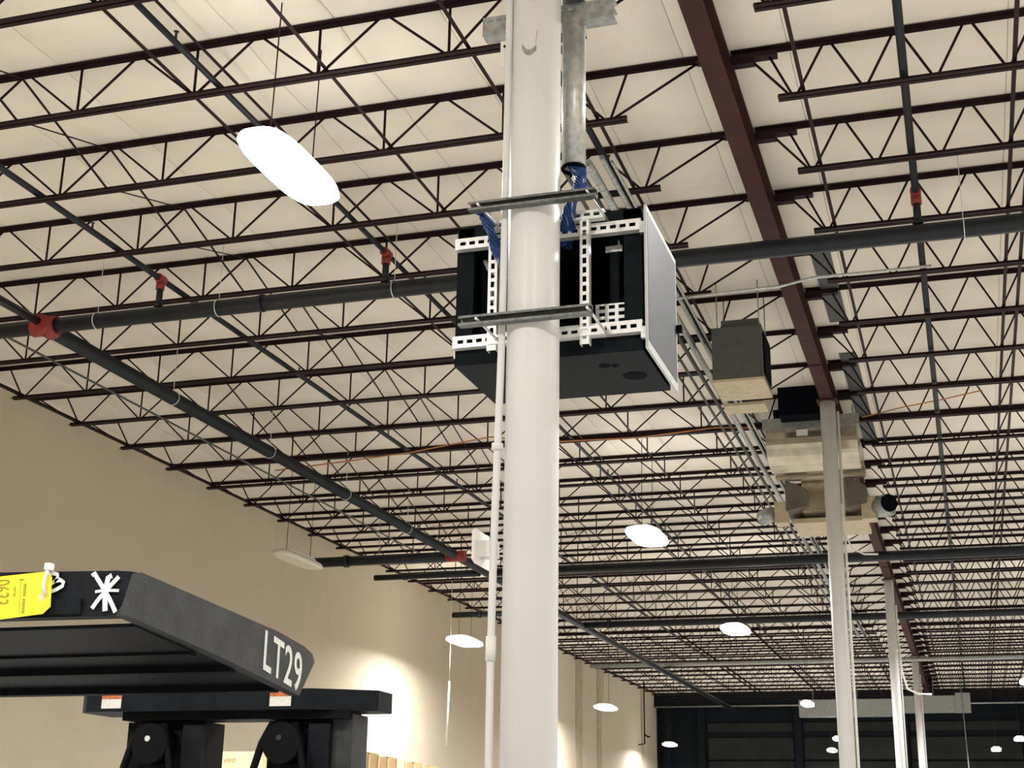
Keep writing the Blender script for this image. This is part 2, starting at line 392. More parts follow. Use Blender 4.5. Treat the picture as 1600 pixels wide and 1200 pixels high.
for x, pr, lab, cp in ((-9.14,0.036,'dark branch pipe crossing joists left of the brightest lamp',True),(-6.12,0.030,'dark branch pipe passing above the brightest lamp',True),(-3.06,0.034,'dark branch pipe coming down behind the front column',False),(-0.10,0.038,'dark branch pipe with red couplings right of the girder',True)):
    b = thing('branch_line', lab, 'pipe', (x, 30, 6.52), 'sprinkler branch lines')
    part('pipe', MB().tube([(x,-2,6.56),(x,66,6.56)], pr, 12), 'pipe', b)
    part('riser', MB().tube([(x,PY,PZ+0.09),(x,PY,6.56)], 0.04, 12), 'pipe', b)
    part('coupling', MB().tube([(x,PY,6.19),(x,PY,6.24)], 0.055, 12), 'pipe', b)
    if cp: part('coupling', MB().tube([(x,PY,6.42),(x,PY,6.52)], 0.055, 12), 'red', b); part('coupling', MB().tube([(x,PY-0.07,6.56),(x,PY+0.07,6.56)], 0.056, 12), 'red', b)
    for y in (9.3, 12.6, 18.0, 21.5, 25.0, 28.5):
        part('sprinkler_head', MB().tube([(x,y,6.59),(x,y,6.66),(x,y,6.665)], [0.012,0.012,0.026], 8), 'pipe', b)
single('thin_conduit', MB().tube([(-5.98,-2,6.60),(-5.98,46,6.60)], 0.014, 8), 'steel', 'thin conduit lying parallel to the branch pipe above the brightest lamp', 'conduit')
single('thin_conduit', MB().tube([(-11.87,8,6.3),(-11.87,30,6.3)], 0.017, 8), 'grey', 'thin grey conduit between the thick pipe and the tan wall', 'conduit')
for y, z, x0, x1, r, lab in ((31.8,6.1,-10.75,XR-0.1,0.11,'dark cross pipe behind the small middle lamp'),(29.4,6.05,-14.2,-10.8,0.115,'dark capped pipe stub pointing toward the tan wall'),
    (31.3,6.0,-13.5,-10.8,0.07,'thinner dark pipe stub just beyond the capped one'),(37.3,6.0,-13.65,-10.8,0.08,'dark pipe stub above the oval lamp by the wall'),(40.6,6.1,-10.75,XR-0.1,0.1,'second dark cross pipe farther back')):
    s = thing('cross_pipe', lab, 'pipe', ((x0+x1)/2, y, z-r), 'cross pipes')
    part('pipe', MB().tube([(x0,y,z),(x1,y,z)], r, 14), 'pipe', s)
    part('coupling', MB().tube([(x0+0.75,y,z),(x0+0.85,y,z)], r*1.25, 14), 'pipe', s)
    part('hanger', MB().tube([(x0+1.6,y,z),(x0+1.6,y,6.98)], 0.008, 6), 'galvd', s)
single('pale_duct', MB().tube([(-13.6,52.5,6.32),(11.8,52.5,6.32)], 0.07, 12), 'galvd', 'pale round duct crossing the far roof', 'duct')
# conduit bundle left of the girder
for i, (x, z, r, m) in enumerate(((-3.12,6.30,0.042,'galvd'),(-3.27,6.36,0.028,'grey'),(-2.98,6.34,0.026,'galvd'),(-3.38,6.28,0.02,'grey'),(-2.88,6.28,0.016,'galvd'))):
    single('roof_conduit', MB().tube([(x,12,z),(x,46,z)], r, 10), m, ['widest','second leftmost','second rightmost','leftmost','rightmost'][i]+' grey conduit in the bundle passing the hanging heater', 'conduit', 'conduits left of the girder')
single('bent_conduit', MB().tube([(-3.6,15.8,6.29),(-2.0,15.8,6.33),(-1.75,15.75,6.31),(-1.35,15.8,6.40),(0.0,15.8,6.40)], 0.018, 8), 'galv', 'thin pale conduit bending beneath the girder', 'conduit')
single('orange_cord', MB().tube([(-11.6,22.15,6.28),(-10.2,22.15,6.36),(-9.0,22.15,6.44),(-7.5,22.15,6.62),(-6.6,22.15,6.46),(-4.9,22.15,6.42),(-3.6,22.15,6.5),(-2.95,22.15,6.45)], 0.012, 6), 'orange', 'orange extension cord strung along a joist left of the air handler', 'cord', 'orange cords')
single('orange_cord', MB().tube([(-1.25,22.15,6.5),(-0.6,22.15,6.62),(0.0,22.15,6.7),(0.6,22.15,6.8)], 0.010, 6), 'orange', 'short orange cord rising right of the air handler', 'cord', 'orange cords')

# ------------------------------------------------------------------ high-bay lamps
def lamp(x, y, z, label, lit=True, wd=0.42, ln=1.25, wires=None):
    t = thing('high_bay_lamp', label, 'lamp', (x, y, z), 'high bay lamps')
    def oval(zz, s):
        pts = []; n = 32
        for k in range(n):
            a = 2*math.pi*k/n; ca, sa = math.cos(a), math.sin(a)
            pts.append((x + s*wd/2*math.copysign(abs(ca)**0.6, ca), y + s*ln/2*math.copysign(abs(sa)**0.6, sa), zz))
        return pts
    part('housing', MB().prism(oval(z+0.10, 0.7), (0,0,0.06)), 'white', t)
    mb = MB(); rings = [(0.10,0.96),(0.05,1.0),(0.02,0.95),(0.0,0.8)]; n = 32
    for dz, q in rings: mb.v += oval(z+dz, q)
    for i in range(len(rings)-1):
        for k in range(n): mb.f.append((i*n+k, i*n+(k+1)%n, (i+1)*n+(k+1)%n, (i+1)*n+k)); mb.sm.append(True)
    mb.f.append(tuple(range(n))); mb.sm.append(False); mb.f.append(tuple(range((len(rings)-1)*n, len(rings)*n))); mb.sm.append(False)
    part('lens', mb, 'lens' if lit else 'tan', t)
    for dy in (-ln*0.4, ln*0.4):
        part('hanger_wire', MB().tube([(x,y+dy*0.7,z+0.15),(x+0.02,y+dy*0.7,6.97)], 0.006, 6), 'steel', t)
    if lit:
        l = bpy.data.lights.new('lamp_light', 'AREA'); l.shape = 'RECTANGLE'; l.size = wd; l.size_y = ln; l.energy = LAMP_W; l.color = LAMP_COL; l.spread = math.radians(170)
        lo = bpy.data.objects.new('lamp_light', l); C.objects.link(lo); lo.parent = t; lo.location = (0,0,-0.03)
    return t
lamp(-5.28, 9.98, 5.5, 'big glaring oblong lamp hung among the nearest joists at left', wd=0.50, ln=1.45)
lamp(-5.3, 24.6, 5.2, 'glaring lamp hung just right of the front column, halfway down', wd=0.62, ln=1.6)
lamp(-5.3, 34.7, 4.93, 'round bright lamp between the front column and the air handler column', wd=0.66, ln=1.5)
lamp(-5.3, 50.4, 4.56, 'bright lamp in front of the pale far duct')
lamp(-5.3, 61.8, 4.16, 'upper small lamp of two against the second column')
lamp(-6.0, 66.5, 3.98, 'lower small lamp of two against the second column')
lamp(-12.6, 35.4, 4.92, 'oval bright lamp by the tan wall left of the front column', wd=0.7, ln=1.7)
lamp(-12.6, 50.9, 4.57, 'bright lamp by the tan wall right of the front column', wd=0.7, ln=1.6)
lamp(-13.1, 65.0, 4.17, 'small lamp at the corner of tan and dark walls', wd=0.6)
lamp(1.0, 66.0, 3.97, 'small lamp low at far right against the dark wall')
lamp(1.87, 62.0, 4.13, 'small lamp cut by the right edge of the frame')
ul = lamp(-12.55, 25.2, 5.2, 'unlit pale oblong lamp hanging close to the tan wall', lit=False, wd=0.45, ln=1.9)
# the same lamp grid goes on outside the view
for x, ys, row in ((1.9,(-3,9.9,24.6,38,50.4),'in the row right of the girder'), (-5.3,(-3,),'in the row of the brightest lamp'), (-12.6,(-3,9.9),'in the row beside the tan wall'), (8.8,(-3,9.9,24.6,38),'in the row farthest right')):
    for n, y in enumerate(ys):
        lamp(x, y, 5.5 if y < 15 else 5.2, 'bright lamp outside the picture, %s %s' % (ordinal(n), row))

# ------------------------------------------------------------------ hanging heater, air handler, far duct
h = thing('unit_heater', 'grey box heater hung under the joists left of the girder', 'heater', (-2.45, 17.5, 5.55))
part('casing', MB().box(-2.78,-2.14,17.0,17.8,5.62,6.32), 'grey', h)
part('top_cap', MB().box(-2.66,-2.18,17.05,17.7,6.32,6.43), 'grey', h)
part('drip_pan', MB().box(-2.79,-2.13,16.99,17.82,5.58,5.615), 'cream', h)
part('lower_pan', MB().box(-2.86,-2.30,18.3,18.7,5.66,5.70), 'cream', h)
part('louver', MB().box(-2.14,-2.12,17.1,17.7,5.7,6.25), 'cabin', h)
for x in (-2.72,-2.18):
    for y in (17.1,17.7): part('hanger_rod', MB().tube([(x,y,6.3),(x,y,6.98)],0.008,6), 'galvd', h)
a = thing('air_handler', 'curved sheet metal air handler hung behind the second column', 'air handler', (-2.05, 23, 5.2))
prof = [(22.25,6.55),(22.2,6.25)]
for k in range(9):
    t = k/8*math.pi/2; prof.append((22.2+0.42*(1-math.cos(t)), 6.22-0.34*math.sin(t)))
prof += [(22.9,5.85),(22.9,6.55)]
part('curved_casing', MB().prism([(-2.80,y,z) for y,z in prof], (1.45,0,0)), 'duct', a)
part('top_flange', MB().box(-2.84,-1.31,22.15,22.3,6.40,6.58), 'galvd', a)
part('label_plate', MB().box(-2.30,-2.12,22.185,22.198,6.28,6.38), 'white', a)
for z in (5.93,5.84): part('seam_rail', MB().box(-2.76,-1.30,23.0,23.15,z-0.05,z+0.0), 'duct', a)
part('collar_box', MB().box(-2.70,-1.36,22.95,23.9,5.95,6.4), 'duct', a)
part('rear_casing', MB().box(-2.45,-1.66,24.0,25.4,5.44,5.98), 'duct', a)
for x0, x1 in ((-2.72,-2.35),(-1.70,-1.36)):
    part('end_plate', MB().prism([(x0,23.92,5.44),(x1,23.92,5.52),(x1,23.92,5.80),((x0+x1)/2,23.92,5.92),(x0,23.92,5.96)],(0,1.2,0)), 'ductd', a)
part('drain_pan', MB().box(-2.66,-1.40,24.3,25.5,5.30,5.38), 'cream', a)
for x0, x1 in ((-2.92,-2.70),(-1.46,-1.22)): part('outlet_collar', MB().box(x0,x1,23.95,24.3,5.25,5.62), 'cream', a)
part('flex_duct', MB().tube([(-1.22,24.1,5.45),(-1.10,24.0,5.45),(-0.98,23.95,5.47)],[0.16,0.19,0.19],16), 'galvd', a)
part('flex_opening', MB().disc((-1.0,23.80,5.46),0.15,(0.5,-0.8,0),0.02,20), 'cabin', a)
part('flex_duct', MB().tube([(-2.92,24.1,5.45),(-3.05,24.1,5.42),(-3.15,24.2,5.40)],[0.12,0.14,0.14],12), 'galvd', a)
part('plenum', MB().box(-2.52,-1.84,21.75,22.14,6.50,6.98), 'cabin', a)
part('plenum', MB().box(-2.75,-1.85,22.95,23.6,6.45,6.98), 'cabin', a)
for x in (-2.7,-1.45): part('hanger_rod', MB().tube([(x,23.0,6.5),(x,23.0,6.98)],0.01,6), 'galvd', a)
for x in (-2.4,-1.6): part('hanger_rod', MB().tube([(x,25.0,5.9),(x,25.0,6.98)],0.01,6), 'galvd', a)
d = thing('far_duct', 'pale sheet metal duct hung in front of the dark far wall', 'duct', (-3.4, 62, 5.2))
part('duct_run', MB().box(-7.1,-3.3,63.9,64.5,5.32,6.04), 'galvd', d)
part('taper', MB().hexa([(-3.3,63.9,5.32),(-2.7,63.9,5.42),(-2.7,64.5,5.42),(-3.3,64.5,5.32),(-3.3,63.9,6.04),(-2.7,63.9,6.0),(-2.7,64.5,6.0),(-3.3,64.5,6.04)]), 'galvd', d)
part('duct_run', MB().box(-2.7,-0.5,63.9,64.5,5.46,6.14), 'galvd', d)
part('elbow', MB().box(-0.5,0.1,63.8,64.6,5.46,6.24), 'galvd', d)
for x in (-6.5,-4.6,-1.4): part('hanger_rod', MB().tube([(x,64.2,5.95),(x,64.2,6.98)],0.02,6), 'galvd', d)
single('chain_drop', MB().tube([(-0.25,63.7,6.9),(-0.1,63.7,-H0+0.01)], 0.02, 6), 'galvd', 'thin vertical line hanging below the end of the far duct', 'chain')
hr = thing('hanging_rod', 'thin white rod hanging in front of the tan wall', 'rod', (-13.0, 35.3, 2.3))
part('rod', MB().tube([(-13.0,35.4,3.95),(-13.0,35.3,2.3)], 0.022, 8), 'white', hr)
part('wire', MB().tube([(-13.0,35.4,3.95),(-13.0,35.4,6.97)], 0.008, 6), 'cream', hr)
r = thing('hook_rod', 'thin black rod with a hook hanging before the far tan wall', 'rod', (-14.0, 63.8, 4.1))
part('rod', MB().tube([(-14.0,63.8,6.95),(-14.0,63.8,4.2)],0.03,6), 'steel', r)
part('hook', MB().tube([(-14.0,63.8,4.6),(-13.85,63.8,4.5),(-13.75,63.8,4.5)],0.04,6), 'steel', r)
part('foot', MB().tube([(-14.0,63.8,4.2),(-14.3,63.8,4.15)],0.03,6), 'steel', r)

# ------------------------------------------------------------------ network cabinet on the column
X0, X1, Y0, Y1, Z0, Z1 = -2.172, -1.268, 5.86, 6.48, 2.107, 2.812
cb = thing('network_cabinet', 'black network cabinet strapped to the front column, its side open', 'cabinet', ((X0+X1)/2, 6.17, Z0))
part('bottom_panel', MB().box(X0, X1, Y0, Y1, Z0, Z0+0.006), 'cab', cb)
part('top_panel', MB().box(X0, X1, Y0, Y1, Z1-0.006, Z1), 'cab', cb)
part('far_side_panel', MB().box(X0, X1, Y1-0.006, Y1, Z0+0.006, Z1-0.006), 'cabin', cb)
part('rear_panel', MB().box(X0, X0+0.006, Y0, Y1-0.006, Z0+0.006, Z1-0.006), 'cab', cb)
part('post', MB().box(X0+0.006, X0+0.085, Y0, Y0+0.04, Z0+0.075, Z1-0.006), 'cab', cb)
part('post', MB().box(X1-0.085, X1, Y0, Y0+0.04, Z0+0.075, Z1-0.006), 'cab', cb)
part('post', MB().box(X1-0.085, X1, Y1-0.05, Y1-0.006, Z0+0.006, Z1-0.006), 'cab', cb)
part('bottom_rail', MB().box(X0+0.006, X1, Y0, Y0+0.03, Z0+0.006, Z0+0.075), 'cab', cb)
part('top_rail', MB().box(X0+0.006, X1, Y0, Y0+0.03, Z1-0.10, Z1-0.006), 'cab', cb)
part('rack_rail', MB().box(X1-0.17, X1-0.13, Y0+0.08, Y0+0.12, Z0+0.01, Z1-0.01), 'cab', cb)
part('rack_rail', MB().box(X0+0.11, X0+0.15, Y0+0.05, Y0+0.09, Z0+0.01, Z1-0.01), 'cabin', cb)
part('knockout', MB().disc((-1.385, 6.21, Z0), 0.058, (0,0,-1), 0.002, 28), 'cabin', cb, 'round dark knockout in the bottom panel')
part('knockout', MB().disc((-1.49, 6.03, Z0), 0.028, (0,0,-1), 0.002, 20), 'cabin', cb)
part('knockout', MB().disc((-1.44, 6.04, Z0), 0.018, (0,0,-1), 0.002, 20), 'cabin', cb)
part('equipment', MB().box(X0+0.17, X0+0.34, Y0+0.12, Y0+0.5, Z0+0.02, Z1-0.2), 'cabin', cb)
for i in range(7):
    x = X0+0.13+0.018*i; z = Z0+0.12+0.03*(i%3)
    part('patch_cable', MB().tube([(x,Y0+0.06,z),(x+0.01,Y0+0.05,z+0.12),(x+0.03*(-1)**i,Y0+0.06,z+0.26),(x+0.03,Y0+0.10,z+0.33)], 0.005, 6), 'cab' if i % 3 else 'greyc', cb)
part('power_cable', MB().tube([(X0+0.125,Y0+0.05,Z1-0.165),(X0+0.15,Y0+0.03,Z1-0.215),(X0+0.19,Y0+0.02,Z1-0.25),(X0+0.24,Y0+0.02,Z1-0.265)], 0.011, 10), 'greyc', cb)
part('clip', MB().box(-1.458,-1.378,5.935,5.945,2.635,2.665), 'galv', cb, 'small bright bracket in the dark interior')
part('side_strip', MB().box(X0-0.004, X0+0.003, Y0-0.004, Y0+0.01, Z0+0.04, Z0+0.075), 'white', cb)
# door
DX = -1.232
dr = part('door', MB().box(DX-0.012, DX, 5.80, 6.49, Z0-0.012, 2.795), 'frame', cb, 'grey perforated door with a pale frame')
part('perforated_sheet', MB().box(DX, DX+0.002, 5.815, 6.465, Z0+0.03, 2.765), 'perf', dr)
part('lock', MB().box(DX, DX+0.03, 6.455, 6.485, 2.40, 2.435), 'cabin', dr)
part('hinge', MB().box(X1, DX-0.012, 5.815, 5.84, 2.665, 2.72), 'galv', dr); part('hinge', MB().box(X1, DX-0.012, 5.815, 5.84, 2.15, 2.205), 'galv', dr)

# slotted strut channel: plate with real slots, side flanges
def strut(x0, x1, z0, z1, yf, horiz=True, depth=0.04, t=0.003, pitch=0.046, slot=0.029, sh=0.018):
    m = MB(); L0, L1, W0, W1 = (x0,x1,z0,z1) if horiz else (z0,z1,x0,x1)
    def bx(l0, l1, w0, w1, y0, y1):
        if horiz: m.box(l0,l1,y0,y1,w0,w1)
        else: m.box(w0,w1,y0,y1,l0,l1)
    wc = (W0+W1)/2
    bx(L0,L1,W0,wc-sh/2,yf,yf+t); bx(L0,L1,wc+sh/2,W1,yf,yf+t)
    n = max(1,int((L1-L0-0.01)/pitch)); st = L0 + ((L1-L0)-n*pitch)/2; prev = L0
    for i in range(n):
        c = st+(i+0.5)*pitch; bx(prev, c-slot/2, wc-sh/2, wc+sh/2, yf, yf+t); prev = c+slot/2
    bx(prev, L1, wc-sh/2, wc+sh/2, yf, yf+t)
    bx(L0,L1,W0,W0+t,yf+t,yf+depth); bx(L0,L1,W1-t,W1,yf+t,yf+depth)
    return m
def plain_strut(x0, x1, z0, z1, yb):       # open side toward the viewer
    m = MB(); t = 0.003; d = 0.041
    m.box(x0,x1,yb-t,yb,z0,z1); m.box(x0,x1,yb-d,yb-t,z0,z0+t); m.box(x0,x1,yb-d,yb-t,z1-t,z1)
    m.box(x0,x1,yb-d,yb-d+t,z0+t,z0+0.011); m.box(x0,x1,yb-d,yb-d+t,z1-0.011,z1-t)
    return m
sf = lambda mb, lab, m='zinc': single('slotted_strut', mb, m, lab, 'strut', 'slotted struts on the cabinet')
sf(strut(-2.17,-1.262,2.682,2.738,5.818), 'long slotted strut across the top of the open cabinet')
sf(strut(-2.17,-1.262,2.182,2.240,5.818), 'long slotted strut across the bottom of the open cabinet')
sf(strut(-1.985,-1.940,2.14,2.70,5.775,False), 'upright slotted strut left of the front column')
sf(strut(-1.541,-1.497,2.13,2.76,5.775,False), 'upright slotted strut right of the front column')
sf(strut(-2.0,-1.425,2.742,2.786,5.770), 'short slotted strut above the long upper one')
sf(strut(-1.98,-1.425,2.168,2.212,5.770), 'short slotted strut lapped over the long lower one')
def plate3():
    m = MB()
    for r in range(3):
        q = strut(-1.50,-1.345,2.262+r*0.034,2.296+r*0.034,5.905,depth=0.006); o = len(m.v); m.v += q.v; m.f += [tuple(i+o for i in f) for f in q.f]; m.sm += q.sm
    return m
single('slotted_plate', plate3(), 'galv', 'wide slotted bracket inside the open cabinet at right', 'bracket')
single('clamp_strut', plain_strut(-1.985,-1.39,2.712,2.753,5.515), 'clampm', 'upper plain strut clamped across the front of the column', 'strut', 'clamp struts')
single('clamp_strut', plain_strut(-2.018,-1.412,2.158,2.203,5.515), 'clampm', 'lower plain strut clamped across the front of the column', 'strut', 'clamp struts')
single('threaded_rod', MB().tube([(-1.425,5.46,2.732),(-1.425,5.86,2.76)],0.005,8), 'zinc', 'thin rod tying the upper clamp strut at its right end', 'rod', 'threaded rods')
single('threaded_rod', MB().tube([(-1.935,5.46,2.732),(-1.935,5.86,2.76)],0.005,8), 'zinc', 'thin rod tying the upper clamp strut at its left end', 'rod', 'threaded rods')
single('threaded_rod', MB().tube([(-1.425,5.46,2.180),(-1.425,5.80,2.185)],0.006,8), 'zinc', 'thin rod tying the lower clamp strut at its right end', 'rod', 'threaded rods')
single('threaded_rod', MB().tube([(-1.93,5.46,2.180),(-1.93,5.80,2.185)],0.006,8), 'zinc', 'thin rod tying the lower clamp strut at its left end', 'rod', 'threaded rods')
# top support and big conduit
def deep_strut(z0, z1, yf):
    m = strut(-2.05,-1.375,(z0+z1)/2,z1,yf,depth=0.08); m.box(-2.05,-1.375,yf-0.004,yf+0.08,z0,z0+0.004); m.box(-2.05,-1.375,yf-0.002,yf+0.001,z0+0.004,(z0+z1)/2); return m
single('support_strut', deep_strut(3.82,3.925,5.80), 'galvd', 'deep slotted strut high behind the front column', 'strut')
bc = thing('cable_conduit', 'fat galvanised conduit hanging right of the front column', 'conduit', (-1.575,5.82,3.02))
def ann(z0, z1, r, ri, n=28):
    m = MB(); o = 0; c = (-1.577, 5.80)
    for z, q in ((z0,r),(z1,r),(z1,ri),(z0,ri)):
        for k in range(n): m.v.append((c[0]+q*math.cos(2*math.pi*k/n), c[1]+q*math.sin(2*math.pi*k/n), z))
    for j in range(4):
        for k in range(n): m.f.append((j*n+k, j*n+(k+1)%n, ((j+1)%4)*n+(k+1)%n, ((j+1)%4)*n+k)); m.sm.append(j in (0,2))
    return m
part('pipe', ann(3.02, 3.815, 0.057, 0.051), 'galv', bc)
part('pipe', ann(3.93, 6.3, 0.057, 0.051), 'galv', bc)
part('bushing', ann(3.015, 3.03, 0.059, 0.048), 'cabin', bc)
def bundle(name, lab, P, n, spread, m='blue'):
    t = thing(name, lab, 'cables', (P[0][0], P[0][1], min(p[2] for p in P)), 'blue cable bundles')
    for i in range(n):
        a = 2*math.pi*i/n*2.4; q = spread*math.sqrt((i+0.5)/n)
        pts = []
        for j, p in enumerate(P):
            f = 1 + 0.35*math.sin(j*1.3+i)
            pts.append((p[0]+q*math.cos(a+j*0.3)*f, p[1]+q*math.sin(a+j*0.3)*f, p[2]))
        part('cable', MB().tube(pts, 0.0042, 6), m if i % 9 else 'greyc', t)
def spline(P, n=5):
    out = []
    for i in range(len(P)-1):
        p0, p1, p2, p3 = [Vector(P[max(0,min(len(P)-1,j))]) for j in (i-1,i,i+1,i+2)]
        for k in range(n):
            t = k/n
            out.append(tuple(0.5*((2*p1)+(p2-p0)*t+(2*p0-5*p1+4*p2-p3)*t*t+(3*p1-p0-3*p2+p3)*t**3)))
    return out+[tuple(P[-1])]
bundle('blue_cables', 'bundle of blue cables spilling from the fat conduit into the cabinet', spline([(-1.575,5.80,3.2),(-1.562,5.79,3.04),(-1.530,5.76,2.95),(-1.532,5.74,2.88),(-1.575,5.72,2.79),(-1.61,5.82,2.72),(-1.64,5.92,2.68)]), 34, 0.030)
bundle('blue_cables', 'bundle of blue cables entering the cabinet left of the front column', spline([(-2.00,5.66,2.79),(-1.985,5.70,2.80),(-1.96,5.73,2.72),(-1.93,5.74,2.62),(-1.90,5.76,2.53),(-1.87,5.86,2.45)]), 26, 0.024)

# ------------------------------------------------------------------ forklift
GXR, GXL = -1.687, -2.73
fk = thing('forklift', 'black forklift at lower left with slatted roof guard and low mast', 'forklift', (-2.2, 3.2, -H0))
def gz(y): return 0.540 - (y-2.6)*0.083      # guard top line, falling toward the mast
part('rear_band', MB().hexa([(GXL,2.60,0.449),(GXR-0.03,2.60,0.441),(GXR-0.03,2.64,0.441),(GXL,2.64,0.449),(GXL,2.60,0.566),(GXR-0.03,2.60,0.538),(GXR-0.03,2.64,0.538),(GXL,2.64,0.566)]), 'fork', fk)
part('rear_rib', MB().hexa([(GXL,2.595,0.452),(-1.80,2.595,0.447),(-1.80,2.60,0.447),(GXL,2.60,0.452),(GXL,2.592,0.487),(-1.80,2.592,0.480),(-1.80,2.60,0.480),(GXL,2.60,0.487)]), 'fork', fk)
for sx in (GXR, GXL+0.03):
    prof = [(2.60,0.441),(2.612,0.532),(2.64,0.540),(3.30,gz(3.30)+0.022),(3.46,gz(3.46)+0.017),(3.51,0.472),(3.527,0.452),(3.445,0.355),(3.0,0.405)]
    sb = part('side_band', MB().prism([(sx,y,z) for y,z in prof], (-0.03,0,0)), 'forkg', fk, 'charcoal side plate of the roof guard')
    if sx == GXR: right_band = sb
part('corner_fillet', MB().tube([(GXR-0.03,2.63,0.443),(GXR-0.03,2.63,0.537)],0.03,14), 'fork', fk)
def slat(y0, y1, dz=0.0, th=0.02):
    za, zb = 0.437-(y0-2.6)*0.095+dz, 0.437-(y1-2.6)*0.095+dz
    return MB().hexa([(GXL+0.03,y0,za),(GXR-0.03,y0,za),(GXR-0.03,y1,zb),(GXL+0.03,y1,zb),(GXL+0.03,y0,za+th),(GXR-0.03,y0,za+th),(GXR-0.03,y1,zb+th),(GXL+0.03,y1,zb+th)])
part('slat', slat(2.682, 2.93, 0.0, 0.008), 'fork', fk)
for y0, y1 in ((2.945,3.12),(3.14,3.36)): part('slat', slat(y0, y1, 0.012), 'fork', fk)
for y in (2.937, 3.13, 3.37): part('cross_rib', slat(y-0.012, y+0.012, -0.006, 0.02), 'forkd', fk)
part('front_bar', slat(3.38, 3.44, 0.016, 0.05), 'forkd', fk)
part('rear_pillar', MB().bar((-2.42,2.66,0.45),(-2.42,2.45,-0.6),0.08,0.08,(0,1,0)), 'fork', fk)
part('rear_pillar', MB().bar((-2.65,2.66,0.45),(-2.65,2.45,-0.6),0.08,0.08,(0,1,0)), 'fork', fk)
part('truck_body', MB().box(GXL,GXR-0.0,1.9,3.6,-H0+0.12,-0.6), 'forkg', fk)
for x in (GXL+0.1, GXR-0.1):
    for y in (2.15,3.9): part('wheel', MB().tube([(x-0.07,y,-H0+0.17),(x+0.07,y,-H0+0.17)],0.17,20), 'forkd', fk)
part('mast_foot', MB().box(-2.62,-1.78,3.6,4.25,-H0+0.1,-H0+0.3), 'forkd', fk)
# mast head: plate with chamfered ends
pl = [(-2.725,4.0),(-2.69,3.965),(-1.90,3.965),(-1.72,4.06),(-1.72,4.17),(-2.725,4.17)]
part('mast_head', MB().prism([(x,y,0.368) for x,y in pl], (0,0,0.062)), 'fork', fk)
part('head_web', MB().box(-2.575,-1.80,4.00,4.12,0.343,0.368), 'forkd', fk)
for x0, x1, m in ((-2.575,-2.295,'forkd'),(-2.075,-1.86,'forkd')):
    up_ = part('mast_upright', MB().box(x0,x1,4.04,4.16,-H0+0.1,0.34), m, fk)
    part('channel_lip', MB().box(x1-0.07,x1,4.02,4.04,-H0+0.1,0.33), 'fork', up_)
part('mast_side_plate', MB().box(-1.86,-1.795,4.045,4.16,-H0+0.1,0.36), 'forkg', fk, 'grey outer face of the mast upright')
for x in (-2.455,-2.0):
    pu = part('chain_pulley', MB().tube([(x,3.975,0.27),(x,4.035,0.27)],0.062,24), 'forkd', fk)
    part('axle_bolt', MB().disc((x-0.005,3.974,0.285),0.009,(0,-1,0),0.004,14), 'stencil' if x < -2.2 else 'forkg', pu)
    for dx in (-0.07, 0.055):
        part('hose', MB().tube([(x+dx*0.6,4.0,0.33),(x+dx,3.99,0.27),(x+dx*1.35,3.99,0.19),(x+dx*1.4,3.99,-1.2)],0.012,10), 'forkd', fk)
for x0, x1 in ((-2.633,-2.562),(-2.040,-1.968)):
    dc = part('warning_decal', MB().box(x0,x1,3.9635,3.965,0.378,0.421), 'decal', fk, 'white warning sticker with an orange top')
    part('orange_strip', MB().box(x0,x1,3.9628,3.9634,0.407,0.4215), 'decalo', dc)
# lettering helper: default font turned into a thin mesh
def lettering(name, s, size, m, parent, xax, yax, org, sx=1.0, ext=0.0004, spacing=1.0, bold=0.0):
    cu = bpy.data.curves.new(name, 'FONT'); cu.body = s; cu.size = size; cu.extrude = ext; cu.space_character = spacing; cu.offset = bold
    tmp = bpy.data.objects.new(name, cu); C.objects.link(tmp)
    me = bpy.data.meshes.new_from_object(tmp.evaluated_get(bpy.context.evaluated_depsgraph_get()))
    bpy.data.objects.remove(tmp); bpy.data.curves.remove(cu)
    xa = Vector(xax).normalized(); ya = Vector(yax).normalized(); za = xa.cross(ya)
    off = world_off(parent) - Vector((0,0,H0))
    for v in me.vertices:
        p = Vector(org) + xa*(v.co.x*sx) + Vector(yax).normalized()*v.co.y + za*v.co.z
        v.co = p - off
    me.materials.clear(); me.materials.append(M[m]); me.name = name
    o = link(name, me, parent); return o
lettering('stencil_lettering', 'LT29', 0.140, 'stencil', right_band, (0,1,-0.17), (0,0,1), (GXR+0.001,3.222,0.402), sx=0.74, spacing=1.10, bold=0.0016)
# painted marks and tag on the rear band
def band(px, py): return (-2.022+0.001649*px+0.00014*(py-890), 0.553-0.001371*(py-890)-0.000068*px)
def stroke(name, pts, wd, m, parent, y=2.5965, th=0.001):
    mb = MB(); P = [Vector((band(px,py)[0], 0, band(px,py)[1])) for px, py in pts]
    L = []; Rr = []
    for i, p in enumerate(P):
        t = (P[min(i+1,len(P)-1)]-P[max(i-1,0)]).normalized(); n = Vector((-t.z,0,t.x))*wd/2
        L.append(p+n); Rr.append(p-n)
    for i in range(len(P)-1):
        mb.prism([(q.x, y, q.z) for q in (L[i],L[i+1],Rr[i+1],Rr[i])], (0,th,0))
    return part(name, mb, m, parent)
def cp(L): return [(x/6.667, 870+y/6.667) for x, y in L]
rb = [o for o in bpy.data.objects if o.name == 'rear_band'][0]
for L, wd in (([(975,205),(1000,180),(1030,235),(1100,350),(1160,460),(1215,585)],0.0095),([(1245,215),(1180,290),(1110,370),(1040,460),(980,550)],0.0095),([(1175,205),(1140,225),(1115,340),(1110,450),(1112,575)],0.012),([(1010,375),(1100,358),(1245,360)],0.006)):
    stroke('paint_stroke', cp(L), wd, 'chalk', rb, y=2.5935-wd*0.05)
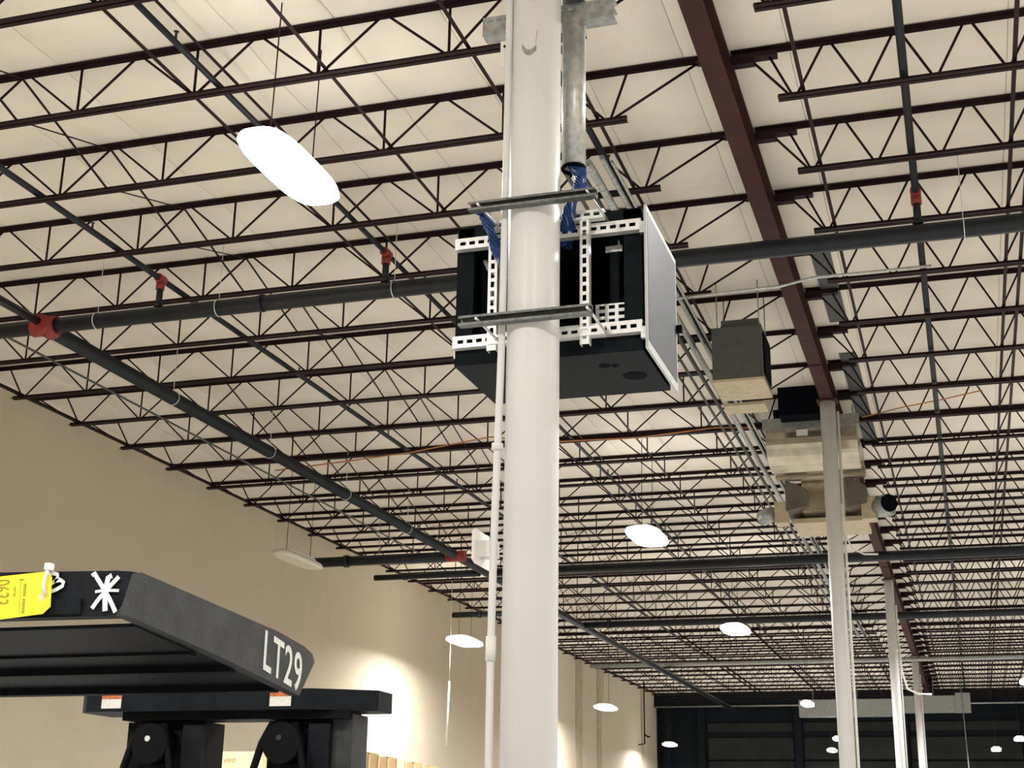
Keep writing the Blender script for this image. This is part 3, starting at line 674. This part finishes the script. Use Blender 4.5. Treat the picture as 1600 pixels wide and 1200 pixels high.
for L, wd in (([(525,195),(575,180),(620,190),(625,230),(590,270),(530,310)],0.0085),([(590,265),(650,250),(685,275),(675,315),(610,355),(530,385)],0.0085)):
    stroke('paint_stroke', cp(L), wd, 'chalk', rb, y=2.5935)
tg = thing('hang_tag', 'yellow numbered paper tag tied to the forklift guard', 'tag', (-1.93, 2.585, 0.43))
TY = 2.583
tp = [(-2.075,0.530),(-1.889,0.540),(-1.873,0.528),(-1.868,0.463),(-1.885,0.448),(-2.075,0.432)]
part('card', MB().prism([(x,TY,z) for x,z in tp], (0,0.0012,0)), 'tag', tg)
part('eyelet', MB().disc((-1.892,TY-0.0003,0.484),0.0085,(0,-1,0),0.0004,18), 'cardl', tg)
lettering('tag_number', '0633', 0.056, 'ink', tg, (0.06,0,-1), (1,0,0.06), (-2.018,TY-0.0008,0.526), sx=0.52)
lettering('tag_print', 'LOT NO', 0.0065, 'ink', tg, (0.06,0,-1), (1,0,0.06), (-1.966,TY-0.0008,0.509), sx=0.9)
part('print_rule', MB().hexa([(-1.9455,TY-0.0006,0.448),(-1.9445,TY-0.0006,0.448),(-1.9445,TY,0.448),(-1.9455,TY,0.448),(-1.951,TY-0.0006,0.525),(-1.950,TY-0.0006,0.525),(-1.950,TY,0.525),(-1.951,TY,0.525)]), 'ink', tg)
part('print_mark', MB().box(-1.955,-1.943,TY-0.0006,TY,0.523,0.526), 'ink', tg)
gp = MB()
for i in range(14):
    z = 0.515-i*0.0047
    if i == 6: continue
    gp.box(-1.942+0.0002*i, -1.935+0.0002*i, TY-0.0006, TY, z-0.0034, z)
o = part('print_line', gp, 'ink', tg)
part('zip_tie', MB().tube([(-1.880,TY-0.004,0.548),(-1.884,TY-0.006,0.53),(-1.888,TY-0.005,0.51),(-1.882,TY-0.004,0.488)],[0.0042,0.0042,0.0042,0.0042],8), 'chalk', tg)
part('tie_knot', MB().box(-1.888,-1.874,TY-0.010,TY+0.006,0.542,0.557), 'chalk', tg)

# ------------------------------------------------------------------ cardboard boxes
b = thing('carton', 'pale carton with dark print seen between the mast uprights', 'box', (-6.95, 13.4, -H0))
part('board', MB().box(-7.2,-6.73,13.0,13.6,0.2,0.80), 'cardl', b)
lettering('carton_print', 'vivo', 0.085, 'card', b, (1,0,0.05), (0,0,1), (-7.16,12.997,0.69))
part('pallet_stack', MB().box(-7.25,-6.6,12.98,13.7,-H0,0.2), 'card', b)
for i in range(11):
    y = 30.55 + i*0.58
    c = thing('stacked_carton', '%s carton from the mast in the brown stack along the tan wall' % ordinal(i), 'box', (-13.9, y+0.25, -H0), 'cartons along the wall')
    hgt = 1.93 - 0.012*i + random.uniform(-0.04,0.04)
    part('board', MB().box(-14.4,-13.6,y,y+0.50,1.25,hgt), 'cardl' if i in (5,) else 'card', c)
    part('lower_board', MB().box(-14.4,-13.62,y,y+0.52,-H0,1.24), 'card', c)
    part('side_post', MB().box(-13.63,-13.58,y+0.505,y+0.56,-H0,hgt-0.02), 'cardl', c)
